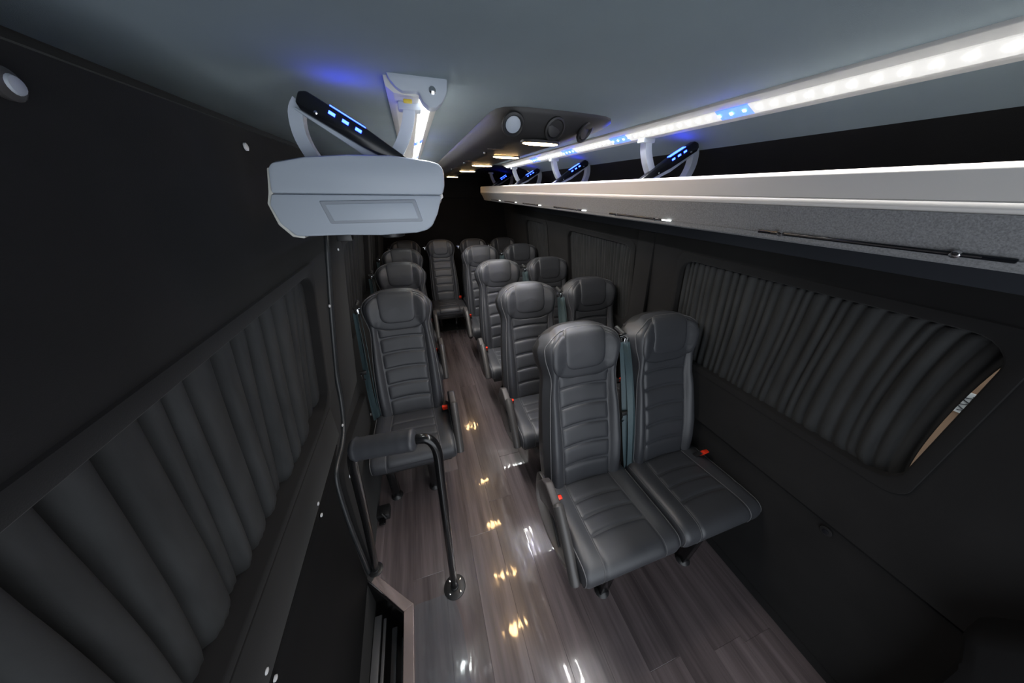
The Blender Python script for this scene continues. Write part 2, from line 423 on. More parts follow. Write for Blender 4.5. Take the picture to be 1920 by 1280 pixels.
lab_l = ['black curtain with deep folds in the long left door window by the camera', 'black curtain in the left window beside the single seats', 'black curtain in the rearmost left window behind the single seats']
for i, (a, b) in enumerate(RWIN):
    window(i+1, WR, a, b, 1, .02)
    curtain('curtain', WR, a, b, 1, lambda y: .034, .017, (.047, .042, .025)[i], lab_r[i], 'window curtains', 20+i, .012)
for i, (a, b) in enumerate(LWIN):
    window(i+4, WL, a, b, -1, 0)
    curtain('curtain', WL, a, b, -1, (lambda y: .058 + .022*max(0, min(1, (y-.35)/.6))) if i == 0 else (lambda y: .05), .047 if i == 0 else .036, 0, lab_l[i], 'window curtains', 31+i, .010, .056, .12)

# outside: tan workshop wall seen through the curtain gap, with a small notice
outw = struct(MB().box((2.0, -1.6, -.6), (2.06, 5.5, 3.0)).obj('wall_outside', M['tan'], smooth=False))
outw['label'] = 'tan wall outside the right windows'

# ------------------------------------------------------------------ entry step
step = struct(MB().prism([(-.475, .875), (-.279, .683), (-.279, Y0), (-.287, Y0), (-.287, .676), (-.475, .864)], lambda p, q, t: (p, q, t), -.24, -.013).obj('trim_4', M['steelblack'], smooth=False))
nose = tag(empty('step_edge_trim', (NX, .697, 0)), 'pinkish brushed metal strip edging the floor above the entry step', 'edge trim')
def nosing(name, pts, z0, z1, p):
    o = MB().prism(pts, lambda a, b, t: (a-NX, b-.697, t), z0, z1, .0012).obj(name, M['alu'], p, smooth=False); return o
dx, dy = -.232, .171; ln = math.hypot(dx, dy); ux, uy = dx/ln, dy/ln; nx_, ny_ = -uy*-1, ux*-1
W_ = .042
a0 = (NX, .697); a1 = (NX-.006+dx*.84, .697+dy*.84)
b0 = (-.283, .679); b1 = (-.283+dx*.66, .679+dy*.66)
nosing('diagonal_strip', [(NX, .697), (-.419, .872), (-.437, .842), (-.283, .680)], -.02, .003, nose)
nosing('long_strip', [a0, b0, (-.283, Y0), (NX, Y0)], -.02, .003, nose)
o = MB().prism([(-.419, .872), (-.463, .915), (-.472, .872), (-.437, .842)], lambda a, b, t: (a-NX, b-.697, t), -.02, .004, .001).obj('end_cap', M['arm'], nose, smooth=False)
tread = tag(empty('entry_step', (-.4, .2, -.2)), 'black entry step tread with long raised ribs below the floor edge', 'step')
MB().box((-.455+.4, Y0-.2, -.26+.2), (NX+.4, .85-.2, 0), .004).obj('tread', M['steelblack'], tread)
for x, w, ye in ((-.438, .034, .78), (-.405, .014, .76), (-.357, .024, .71), (-.318, .010, .66)):
    MB().box((x-w/2+.4, Y0-.2, -.002), (x+w/2+.4, ye-.2, .008), .003).obj('rib', M['rib'], tread)
MB().lathe([(.006, 0), (.006, .003), (.003, .005)], (-.045, .28, .0), (0, 0, 1), 10).obj('screw', M['chrome'], tread)
struct(MB().prism([(-.52, .868+.03), (NX, .72), (NX, Y0), (-.52, Y0)], lambda p, q, t: (p, q, t), -.30, -.262).obj('floor_stepwell', M['steelblack'], smooth=False))

# clear film on the floor beside the step
film = MB(); FR = []
for a in range(31):
    row = []
    y = -.5 + 1.188*a/30
    xr = interp(y, [-.5, .2, .55, .645, .688], [-.012, -.022, -.030, -.048, -.085])
    for c in range(13):
        x = lerp(-.236, xr, c/12)
        row.append((x, y, .0016 + .0007*math.sin(x*55+y*9)*math.sin(y*17+x*20) + (.0022 if c == 12 else 0) + (.0016 if a == 30 else 0)))
    FR.append(row)
film.grid(FR)
tag(film.obj('floor_film', M['film'], angle=80), 'clear plastic film lying on the floor beside the entry step', 'film')
mt = MB().box((.02, 3.60, .0005), (.56, 4.25, .008), .002)
tag(mt.obj('floor_mat', M['mat_']), 'dark rubber mat at the far end of the aisle before the rear seats', 'mat')

# ------------------------------------------------------------------ left door and pillar details
door = struct(empty('door_1', (-.467, .3, .7)))
MB().prism([(Y0, .705), (1.135, .722), (1.135, .885), (Y0, .872)], lambda p, q, t: (WL(q)+t+.467, p-.3, q-.7), -.004, .010, .003).obj('door_band', M['wall'], door)
MB().prism([(Y0, -.2), (.86, -.0), (.90, .36), (.935, .57), (.975, .655), (1.10, .70), (Y0, .692)], lambda p, q, t: (WL(q)+t+.467, p-.3, q-.7), -.004, .004, .002).obj('door_lower_panel', M['door'], door)
def screw(p, parent, nrm, r=.0068):
    lx = Vector(p) - Vector(parent.location)
    MB().lathe([(r, -.002), (r, .0015), (r*.55, .0032)], lx, nrm, 10).obj('screw', M['screw'], parent)
for y, z in ((.787, .735), (.779, .682), (.37, .748), (.372, .692), (1.202, .718), (1.189, .664), (1.318, 1.277)):
    screw((WL(z)+.010, y, z), door, (1, 0, -.1))
screw((-.338, .913, 1.801), door, (1, 0, 0), .008)
seal_pts = [(1.52, 1.75), (1.416, 1.552), (1.381, 1.43), (1.346, 1.25), (1.322, 1.05), (1.312, .932), (1.285, .80), (1.22, .70), (1.13, .658), (1.03, .655), (.985, .635), (.955, .56), (.918, .357), (.895, .08), (.892, 0.01)]
sp = smooth_path([(WL(z)+.006, y, z) for y, z in seal_pts], 5)
sl = MB().tube(sp, .012, 10).obj('trim_8', M['rubber']); struct(sl)
pill = MB().prism([(1.545, 1.75), (1.44, 1.552), (1.405, 1.43), (1.37, 1.25), (1.34, 1.0), (1.335, .93), (1.31, .80), (1.25, .70), (1.6, .70), (1.62, .93), (1.66, 1.43), (1.70, 1.75)], lambda p, q, t: (WL(q)+t, p, q), -.01, .014, .004).obj('trim_5', M['wall'])
struct(pill)
arch = MB().prism([(.905, .0), (.93, .34), (.965, .56), (1.0, .635), (1.13, .64), (1.30, .62), (1.62, .58), (1.64, 0)], lambda p, q, t: (t, p, q), -.48, -.435, .008)
ar = struct(arch.obj('trim_6', M['wall']))
for (y, z) in ((1.555, 1.468), (1.552, 1.041)):
    screw((WL(z)+.016, y, z), pill, (1, 0, 0), .006)
for (y, z) in ((1.603, .43), (1.03, .56), (1.0, .336), (.95, .08)):
    screw((-.433, y, z), ar, (1, 0, 0), .008)
hk = tag(empty('wall_hook', (-.335, .455, 1.80)), 'grey oval wall knob at the left edge near the camera', 'knob')
MB().lathe([(.010, -.006), (.013, .0), (.013, .005), (.009, .008)], (0, 0, 0), (1, 0, -.1), 20).obj('rim', M['arm'], hk)
MB().lathe([(.0085, .007), (.007, .010), (.003, .011)], (0, 0, 0), (1, 0, -.1), 16).obj('centre', M['seam'], hk)
kb = tag(empty('wall_plug', (WR(.573), .213, .573)), 'round black screw plug on the lower right wall', 'plug')
MB().lathe([(.016, -.004), (.019, .002), (.018, .007), (.014, .008)], (0, 0, 0), (-1, 0, 0), 20).obj('rim', M['shell'], kb)
MB().lathe([(.010, .004), (.009, .011), (.004, .012)], (0, 0, 0), (-1, 0, 0), 16).obj('button', M['fin'], kb)
# black curved trim edge at the bottom right
struct(MB().prism([(-.14, 0), (-.14, .42), (-.12, .60), (-.08, .70), (-.20, .95), (-.6, 1.0), (-.6, 0)], lambda p, q, t: (t, p, q), 1.24, 1.37, .03).obj('trim_7', M['door']))
# notice outside, seen through the curtain gap of the first right window
nt_ = tag(empty('notice', (1.99, .245, 1.00)), 'white paper notice with black scribble seen through the right curtain gap', 'notice')
MB().box((0, -.05, -.045), (.006, .07, .045)).obj('sheet', M['paper'], nt_, smooth=False)
for k in range(4):
    pts = [(-.001, -.03 + .022*k + .014*math.sin(i*1.7+k), -.035 + .07*i/9) for i in range(10)]
    MB().tube(pts, .0022, 5).obj('scribble', M['ink'], nt_)

# ------------------------------------------------------------------ seats
TH = math.radians(17.5); CT, ST = math.cos(TH), math.sin(TH)
SW = ([-.03, .05, .13, .25, .37, .48, .55, .59, .64, .69, .73, .76, .785, .80], [.198, .203, .205, .202, .195, .185, .178, .183, .199, .206, .203, .194, .182, .170])
def hw(s): return sinterp(s, *SW)
def pcw(s): return interp(s, [0, .54, .62, .80], [.126, .132, .118, .108])
def back_d(u, s):
    w = hw(s); x = abs(u)*w; pc = pcw(s)
    base = interp(s, [-.03, .1, .2, .33, .47, .55, .62, .68, .74, .80], [.0, .010, .014, .008, -.002, .004, .018, .026, .022, .012])
    if x <= pc: d = -.004*(1-(x/pc)**2)
    else:
        q = (x-pc)/(w-pc); H = interp(s, [-.03, .1, .4, .53, .60, .70, .80], [.012, .022, .026, .018, .016, .018, .012])
        d = H*(1-(1-q/.5)**2) if q < .5 else H - (H+.062)*((q-.5)/.5)**2.6
    e = max(0, (s-.752)/.048); d -= .060*e**2.6
    return base + d
def back_p(u, s, h=0.0):
    w = hw(s)
    eu = .001; es = .002
    def pos(u, s):
        k = max(0, min(1, (s-.66)/.13)); k = k*k*(3-2*k)
        return Vector((u*hw(s), s - .050*abs(u)**3.2*k, back_d(u, s)))
    p = pos(u, s)
    if h:
        n = (pos(u+eu, s)-pos(u-eu, s)).cross(pos(u, s+es)-pos(u, s-es)).normalized(); p = p + n*h
    return Vector((p.x, p.y*ST - p.z*CT, .44 + p.y*CT + p.z*ST))
UC = [-1, -.992, -.975, -.95, -.92, -.885, -.85, -.81, -.77, -.73, -.69, -.66, -.63, -.59, -.54, -.48, -.42, -.35, -.28, -.21, -.14, -.07]
UC = UC + [0] + [-u for u in UC[::-1]]
SS = [-.03 + .76*i/44 for i in range(45)] + [.735 + .065*(1-(1-i/12)**1.6) for i in range(1, 13)]
def sgrid(): return [[back_p(u, s) for u in UC] for s in SS]

def make_back(root):
    G = sgrid(); b = MB().grid(G).obj('backrest', M['leather'], root, angle=180)
    # rear shell from the rim backwards
    rim = [G[j][0] for j in range(len(SS))] + G[-1][1:-1] + [G[j][-1] for j in range(len(SS)-1, -1, -1)]
    cen = Vector((0, .35*ST, .44+.35*CT)); bk = Vector((0, CT, -ST))
    rings = []
    for k, sc in ((0, 1.0), (.02, 1.004), (.045, .985), (.06, .93)):
        ring = []
        for p in rim:
            q = p - cen; dd = q.dot(bk); q = q - bk*dd
            ring.append(cen + q*sc + bk*((dd if k == 0 else .062+.0) + k))
        rings.append(ring)
    sh = MB().grid(rings); k0 = len(sh.v) - len(rim); sh.f.append(tuple(range(k0, k0+len(rim))))
    sh.obj('back_shell', M['shell'], root, angle=60)
    # pleated centre panel: six stitched pads
    seams = [0.0, .115, .213, .313, .410, .505, .560]
    for i in range(6):
        s0, s1 = seams[i]+.0015, seams[i+1]-.0015
        P = []
        for a in range(15):
            t = a/14; t = .5 - .5*math.copysign(abs(1-2*t)**.72, 1-2*t); row = []
            for c in range(25):
                v = -1 + 2*c/24; v = math.sin(v*PI/2)*.35 + v*.65
                arc = .009*(1-v*v)
                top = .560 + .075*max(0, abs(v)-.45)**2 if i == 5 else s1 + arc
                s = lerp(s0+arc, top, t)
                x = v*(pcw(min(s, .54))-.002)
                hh = .0105*(1-abs(v)**22)*(1-abs(2*t-1)**7) - .0042 + .0015*(1-(2*t-1)**2)
                row.append(back_p(x/hw(s), s, hh))
            P.append(row)
        MB().grid(P).obj('pleat', M['leather'], b, angle=180)
    def disc(name, cx, cs, a, bb_up, bb_dn, ex_up, ex_dn, H, tuck, base_h):
        rings = []
        for ri, r in enumerate((.02, .3, .55, .72, .84, .91, .95, .972, .988, 1.0)):
            ring = []
            for k in range(64):
                ph = 2*PI*k/64; c, s_ = math.cos(ph), math.sin(ph)
                ex = ex_up if s_ > 0 else ex_dn; bb = bb_up if s_ > 0 else bb_dn
                X = a*math.copysign(abs(c)**(2/ex), c); S = bb*math.copysign(abs(s_)**(2/ex), s_)
                s = cs + r*S; x = cx + r*X
                ring.append(back_p(x/hw(s), s, H*(1-r**22) - tuck + base_h(x, s)))
            rings.append(ring)
        mb = MB().grid(rings, closed_u=True); mb.f.append(tuple(range(64)))
        o_ = mb.obj(name, M['leather'], b, angle=180)
        MB().tube(rings[-1][-1:] + rings[-1], .0017, 5).obj(name.replace('pad', 'piping').replace('insert', 'insert_piping'), M['piping'], b)
        return o_
    hp = disc('headrest_pad', 0, .680, .172, .098, .130, 3.0, 3.2, .0125, .003, lambda x, s: 0)
    disc('headrest_insert', 0, .690, .102, .093, .094, 8, 4.2, .0065, .0012, lambda x, s: .0088)
    # piping around the rim
    for sx in (-1, 1):
        MB().tube([back_p(sx*(pcw(s)+.001)/hw(s), s, .0004) for s in [.02 + .54*i/30 for i in range(31)]], .0016, 5).obj('seam_piping', M['piping'], b)
    pp = [back_p(-.93, s, .002) for s in SS[1:43:2]]
    top = [back_p(u, s_, .002) for u, s_ in ((-.93, .72), (-.925, .745), (-.90, .762), (-.85, .774), (-.75, .780), (-.6, .782), (-.4, .783), (-.2, .783), (0, .783), (.2, .783), (.4, .783), (.6, .782), (.75, .780), (.85, .774), (.90, .762), (.925, .745), (.93, .72))]
    path = pp + top + [back_p(.93, s, .002) for s in SS[1:43:2][::-1]]
    MB().tube(path, .0024, 6).obj('piping', M['piping'], b)
    return b

CW = .2285
CPROF = [(.05, .452), (0, .455), (-.06, .458), (-.12, .462), (-.18, .466), (-.24, .470), (-.29, .473), (-.325, .4735), (-.345, .471), (-.362, .463), (-.374, .450), (-.380, .432), (-.380, .41), (-.376, .388), (-.366, .376), (-.34, .372), (-.25, .370), (.05, .368)]
CL = [0]
for i in range(1, len(CPROF)): CL.append(CL[-1] + math.hypot(CPROF[i][0]-CPROF[i-1][0], CPROF[i][1]-CPROF[i-1][1]))
def cprof(p):
    y = sinterp(p, CL, [c[0] for c in CPROF]); z = sinterp(p, CL, [c[1] for c in CPROF]); e = .004
    y2, z2 = sinterp(p+e, CL, [c[0] for c in CPROF]), sinterp(p+e, CL, [c[1] for c in CPROF])
    y1, z1 = sinterp(p-e, CL, [c[0] for c in CPROF]), sinterp(p-e, CL, [c[1] for c in CPROF])
    t = Vector((0, y2-y1, z2-z1)).normalized(); n = Vector((0, t.z, -t.y))
    return Vector((0, y, z)), n
def cush_p(x, p, h=0.0):
    o, n = cprof(p); n = Vector((0, n.y, n.z))
    ax = abs(x); front = max(0, 1-abs(p-.42)/.12)
    h += .010*math.exp(-((ax-.180)/.035)**2)*min(1, max(0, (.42-p)/.1)) - .004*math.exp(-(x/.11)**2)*min(1, max(0, (.40-p)/.1))
    q = max(0, (ax-(CW-.030))/.030); drop = .026*(1-math.sqrt(max(0, 1-min(q, 1)**2)))
    return Vector((x, 0, 0)) + o + n*(h-drop)
def make_cushion(root):
    xs = [-CW, -CW+.0008, -CW+.003, -CW+.007, -CW+.012, -CW+.018, -CW+.024, -CW+.030] + [-.19+.38*i/24 for i in range(25)] + [CW-.030, CW-.024, CW-.018, CW-.012, CW-.007, CW-.003, CW-.0008, CW]
    ps = [CL[-1]*i/70 for i in range(71)]
    rows = []
    for p in ps:
        r = [cush_p(x, p) for x in xs]
        rows.append(r)
    cm = MB().grid(rows); nn_ = len(xs); cm.f += [tuple(i*nn_ for i in range(len(ps))), tuple(i*nn_+nn_-1 for i in range(len(ps)))]
    c = cm.obj('cushion', M['leather'], root, angle=60)
    seams = [.045, .150, .225, .300, .470]
    for i in range(4):
        P = []
        for a in range(19 if i == 3 else 13):
            t = a/(18 if i == 3 else 12); t = .5 - .5*math.copysign(abs(1-2*t)**.75, 1-2*t); row = []
            for k in range(23):
                v = -1+2*k/22; v = math.sin(v*PI/2)*.35+v*.65
                arc = .012*(1-v*v) if i < 3 else .012*(1-v*v)*(1-t)
                p = lerp(seams[i]+.0015, seams[i+1]-.0015, t) - (arc if not (i == 0 and t == 0) else 0)
                wx = interp(p, [0, .25, .36, .47], [.120, .134, .140, .146])
                hh = .0085*(1-abs(v)**22)*(1-abs(2*t-1)**(7 if i < 3 else 14)) - .0036
                row.append(cush_p(v*wx, p, hh))
            P.append(row)
        MB().grid(P).obj('pleat', M['leather'], c, angle=180)
    for sx in (-1, 1):
        MB().tube([cush_p(sx*(CW-.007), p, .001) for p in ps[4:52]], .0022, 6).obj('piping', M['piping'], c)
        # tailored seam running over the front edge
        MB().tube([cush_p(sx*interp(p, [0, .25, .36, .5], [.121, .135, .141, .150]), p, .0003) for p in ps[3:56]], .0014, 5).obj('seam_piping', M['piping'], c)
    return c

def make_frame(root, legs, plinth=False):
    MB().box((-.20, -.33, .318), (.20, .03, .380), .010).obj('seat_pan', M['shell'], root)
    MB().prism([(-.02, .33), (.06, .33), (.12, .62), (.07, .62), (.0, .46)], lambda p, q, t: (t, p, q), -.19, .19, .006).obj('hinge_frame', M['shell'], root)
    if plinth:
        MB().box((-.21, -.30, .03), (.21, .06, .33), .008).obj('plinth', M['shell'], root)
    for lx, ly in legs:
        f = MB().prism([(-.035, .33), (.035, .33), (.020, .012), (-.020, .012)], lambda p, q, t: (lx+t, ly+p, q), -.022, .022, .004)
        lg = f.obj('leg', M['steelblack'], root)
        MB().lathe([(.034, 0), (.036, .006), (.026, .016), (.018, .03)], (lx, ly, 0), (0, 0, 1), 14).obj('foot', M['shell'], lg)

def make_armrest(root, side):
    """side -1: on the sitter's aisle side at negative x"""
    sx = side; x0 = sx*.247
    body = MB().prism([(.03, .50), (-.02, .585), (-.06, .608), (-.155, .575), (-.185, .548), (-.18, .52), (-.10, .50), (-.03, .45)], lambda p, q, t: (x0+t, p, q), -.019, .019, .008)
    a = body.obj('armrest', M['armbody'], root)
    pts = [(x0, -.145, .590), (x0, -.19, .553), (x0, -.25, .490), (x0, -.30, .432), (x0, -.335, .388), (x0, -.345, .374)]
    pts = smooth_path(pts, 4); n = len(pts)
    MB().tube(pts, [.012] + [.0225]*(n-4) + [.021, .016, .007], 14).obj('arm_pad', M['arm'], a)
    out = [(.075, .50), (.078, .42), (.055, .33), (-.01, .272), (-.10, .262), (-.20, .285), (-.29, .335), (-.335, .375), (-.31, .40), (-.22, .45), (-.12, .50), (-.02, .535), (.05, .53)]
    ocl = [tuple(v[:2]) for v in smooth_path([(p, q, 0) for p, q in out] + [(out[0][0], out[0][1], 0)], 3)][:-1]
    c = MB().prism(ocl, lambda p, q, t: (x0 - sx*.012 + t*1.0, p, q), -.008, .008, .003).obj('side_cover', M['shell'], root)
    cen = (-.10, .385)
    inn = [(cen[0]+(p-cen[0])*.84, cen[1]+(q-cen[1])*.80) for p, q in ocl]
    MB().prism(inn, lambda p, q, t: (x0 - sx*.012 + sx*.008 + t, p, q), -.0015, .0015, .001).obj('cover_inset', M['arm'], c)
    lv = MB().prism([(-.03, .50), (-.055, .515), (-.21, .385), (-.20, .36), (-.165, .37)], lambda p, q, t: (x0 - sx*.012 + sx*.012 + t, p, q), -.004, .004, .002).obj('recline_lever', M['shell'], c)

def make_buckle(root, x, y=-.062, z=.478):
    b = MB().prism([(-.024, -.05), (.024, -.05), (.021, .034), (-.021, .034)], lambda p, q, t: (x+p, y - q*.45 + t, z + q), -.012, .012, .004).obj('buckle', M['shell'], root)
    MB().prism([(-.017, .008), (.017, .008), (.017, .046), (-.017, .046)], lambda p, q, t: (x+p, y - q*.45 - .003 + t, z + q), -.012, .010, .004).obj('release_button', M['red'], b)
    MB().strip([(x, y+.06, z-.10), (x, y+.04, z-.06), (x, y+.02, z-.03)], (1, 0, 0), .022, .003).obj('buckle_strap', M['shell'], b)

def make_belt(root, x, side, strands):
    """belt hanging beside the backrest from a chromed guide"""
    top = Vector((x, .255, 1.085)); lo = Vector((x + side*.012, .035, .43))
    g = MB().tube([top+Vector((-.022, .0, .012)), top+Vector((.022, .0, .012))], .010, 10); 
    gd = g.obj('belt_guide', M['chrome'], root)
    MB().box(tuple(top+Vector((-.012, -.03, -.018))), tuple(top+Vector((.012, -.004, .014))), .003).obj('guide_slot', M['chrome'], gd)
    MB().tube([top+Vector((.0, -.005, .02)), top+Vector((.0, .06, .03))], .012, 8).obj('guide_post', M['shell'], gd)
    for k in range(strands):
        o = (k-(strands-1)/2)*.0125
        pts = []; wd = []
        for i in range(13):
            t = i/12; p = top.lerp(lo, t) + Vector((o*(1+.7*math.sin(PI*t)) + .003*math.sin(5*t+k), -.020 - .020*math.sin(PI*t)*(1+.25*((k*2) % 3)) - .006*((k*2) % 3), -.012*(1-t)))
            pts.append(p); a = 1.0 + .75*(k-.5*(strands-1)) + .5*math.sin(3.4*t+1.9*k); wd.append((math.cos(a), -math.sin(a), 0))
        w = MB().strip(pts, wd, .026, .0016).obj('belt_webbing', M['belt'], root, angle=60)
        if k == 0:
            m = pts[6] + Vector((0, -.012, -.01))
            MB().box(tuple(m+Vector((-.026, -.006, -.010))), tuple(m+Vector((.026, .006, .014))), .003).obj('latch_holder', M['shell'], w)
            MB().prism([(-.022, -.052), (.022, -.052), (.022, -.006), (.016, -.006), (.016, -.040), (-.016, -.040), (-.016, -.006), (-.022, -.006)], lambda p, q, t: (m.x+p, m.y-.004+t, m.z+q), -.0015, .0015).obj('latch_plate', M['chrome'], w)

def make_seat(legs, arm, buckle, belt, plinth=False):
    root = empty('passenger_seat')
    make_back(root); make_cushion(root); make_frame(root, legs, plinth)
    if arm: make_armrest(root, arm)
    if buckle: make_buckle(root, buckle)
    if belt: make_belt(root, belt[0], belt[1], belt[2])
    return root

G_SEAT = 'grey leather passenger seats'
# three patterns share every mesh: backs and cushions are copied, not rebuilt
proto = make_seat([(-.02, -.285), (-.02, -.02)], -1, -.206, None)
aisle = proto
def variant(keep, legs, arm, buckle, belt, plinth=False):
    root = empty('passenger_seat')
    for ch in proto.children:
        n = ch.name.split('.')[0]
        if n in keep: copy_tree(ch, root)
    if legs or plinth:
        fr = make_frame_legs(root, legs, plinth)
    if arm: make_armrest(root, arm)
    if buckle: make_buckle(root, buckle)
    if belt: make_belt(root, *belt)
    return root
def make_frame_legs(root, legs, plinth):
    for L_ in legs:
        lx, ly = L_[:2]; z0 = L_[2] if len(L_) > 2 else 0
        f = MB().prism([(-.035, .33), (.035, .33), (.020, .012+z0), (-.020, .012+z0)], lambda p, q, t: (lx+t, ly+p, q), -.022, .022, .004)
        lg = f.obj('leg', M['steelblack'], root)
        MB().lathe([(.034, 0), (.036, .006), (.026, .016), (.018, .03)], (lx, ly, z0), (0, 0, 1), 14).obj('foot', M['shell'], lg)
base = ('backrest', 'back_shell', 'cushion', 'seat_pan', 'hinge_frame')
window_seat = variant(base, [(-.005, -.30), (-.005, -.02)], 0, .178, (-.217, 1, 4))
single = variant(base, [(-.165, -.235), (.068, -.235), (-.165, -.02), (.068, -.02)], 1, .196, (-.226, 1, 3))
rear = variant(base, [(-.12, .0, .03), (.12, .0, .03)], 0, .19, (-.215, 1, 0))

rows_r = [.76, 1.453, 2.183, 2.954]
ordn = ['first', 'second', 'third', 'fourth']
used = {}
def put(kind, x, y, z, label):
    o = kind if kind.name not in used else copy_tree(kind)
    used[kind.name] = 1
    o.location = (x, y, z); tag(o, label, 'seat', G_SEAT); return o
la = ['dark grey leather aisle seat of the front right pair, nearest the camera', 'dark grey leather aisle seat directly behind the front right pair', 'dark grey leather aisle seat of the third right pair', 'dark grey leather aisle seat of the fourth right pair, farthest along the rack']
lw = ['dark grey leather window seat of the front right pair, nearest the long curtain', 'dark grey leather window seat in the second right pair beside the curtain gap', 'dark grey leather window seat in the third right pair', 'dark grey leather window seat in the fourth right pair, before the rear bench row']
for i, y in enumerate(rows_r):
    put(aisle, .655, y, 0, la[i]); put(window_seat, 1.128, y, 0, lw[i])
ls = ['single dark grey leather seat on the left behind the padded rail', 'second single leather seat on the left, behind the front single seat', 'third single leather seat on the left, before the rear row']
for i, y in enumerate((1.52, 2.283, 2.943)): put(single, -.166, y, 0, ls[i])
lr = ['rear row leather seat at the left wall', 'rear row leather seat facing straight down the aisle', 'rear row leather seat just right of the aisle', 'rear row leather seat at the right wall']
for i, x in enumerate((-.150, .280, .712, 1.130)): put(rear, x, 3.69, -.03, lr[i]).scale = (.905, 1, 1)

# ------------------------------------------------------------------ stanchion with padded bar
st = tag(empty('padded_handrail', (-.047, .703, 0)), 'black tubular handrail with padded top bar before the left seat', 'handrail')
O = Vector((-.047, .703, 0))
raw = [(-.047, .703, .012), (-.040, .706, .4), (-.030, .711, .84), (-.028, .713, .92), (-.034, .716, .965), (-.050, .720, .992), (-.075, .725, .998), (-.13, .735, .992), (-.20, .748, .985), (-.255, .760, .978), (-.283, .768, .962), (-.300, .776, .93), (-.310, .785, .88), (-.355, .832, .5), (-.422, .895, .012)]
pth = [Vector(raw[0]), Vector(raw[1]), Vector(raw[2])] + smooth_path(raw[2:13], 5)[1:] + [Vector(raw[13]), Vector(raw[14])]
MB().tube([p-O for p in pth], .0165, 14).obj('tube_frame', M['steelblack'], st)
pad = []; rad = []
for i in range(41):
    t = i/40; p = Vector((-.088, .727, .998)).lerp(Vector((-.292, .768, .972)), t)
    pad.append(p-O); rad.append((.037 + .0002*math.sin(i*.9) + (.0025*math.sin(i*3.1) if i < 4 or i > 36 else 0)) * (1 if 1 < i < 39 else (.86 if 0 < i < 40 else .55)))
MB().tube(pad, rad, 20).obj('pad', M['leather'], st, angle=80)
for bx, by in ((-.047, .703), (-.422, .895)):
    r0 = .052 if bx > -.1 else .034
    fo = MB().lathe([(r0, .0), (r0, .005), (r0-.003, .007), (.020, .008), (.019, .016), (.0165, .018)], Vector((bx, by, 0))-O, (0, 0, 1), 28).obj('floor_flange', M['shell'], st)
    if r0 > .04:
        for a in (40, 130, 220, 310):
            c_ = Vector((bx + .036*math.cos(math.radians(a)), by + .036*math.sin(math.radians(a)), .007))-O
            MB().lathe([(.0062, 0), (.0058, .002), (.003, .003)], c_, (0, 0, 1), 12).obj('screw', M['chrome'], fo)
# wheelchair tie / seat slide at the floor by the wall
td = tag(empty('floor_anchor', (-.405, 1.165, 0)), 'small black floor anchor clamp beside the left wall by the handrail', 'anchor')
MB().box((-.03, -.02, 0), (.04, .05, .05), .006).obj('block', M['shell'], td)
MB().box((-.015, -.06, .02), (.02, -.02, .035), .004).obj('tongue', M['steelblack'], td)
MB().tube([(-.01, .0, .05), (0.01, -.03, .075), (.03, -.05, .06)], .007, 8).obj('lever', M['chrome'], td)

# ------------------------------------------------------------------ luggage racks, LED rails, brackets
def mirror(x): return 2*XC - x
# right-hand sections as (x, z), mirrored for the left side
LIP = [(.788, 1.758), (.792, 1.764), (.800, 1.766), (.808, 1.762), (.806, 1.728), (.800, 1.716), (.788, 1.716)]
BEAD = [(.788, 1.716), (.800, 1.716), (.806, 1.699), (.794, 1.699), (.786, 1.706)]
FACE = [(.790, 1.700), (.806, 1.700), (.850, 1.640), (.850, 1.626), (.828, 1.626), (.822, 1.644)]
def rack(side, ya, yb, cap):
    mx = (lambda x: x) if side > 0 else mirror
    to3 = (lambda p, q, t: (p, t, q)) if side > 0 else (lambda p, q, t: (mirror(p) - .006, t, q + (.006 if q < 1.66 else -.002)))
    root = tag(empty('luggage_rack', (0, 0, 0)), 'long grey luggage rack with satin lip along the right wall' if side > 0 else 'grey luggage rack on the left wall ending in a moulded end cap', 'luggage rack')
    MB().prism(LIP, to3, ya, yb, .002).obj('lip', M['lip'], root)
    MB().prism(BEAD, to3, ya, yb, .0015).obj('bead', M['lip'], root)
    MB().prism(FACE, to3, ya, yb, .002).obj('front_panel', M['rack'], root)
    xw = 1.222 if side > 0 else 1.13
    MB().prism([(.82, 1.640), (.84, 1.622), (xw, 1.618), (xw, 1.634)], to3, ya, yb, .002).obj('tray', M['rack'] if side > 0 else M['rack'], root)
    return root
rk = rack(1, Y0, 3.665, False)
lk = LK = rack(-1, .836, 3.665, True)
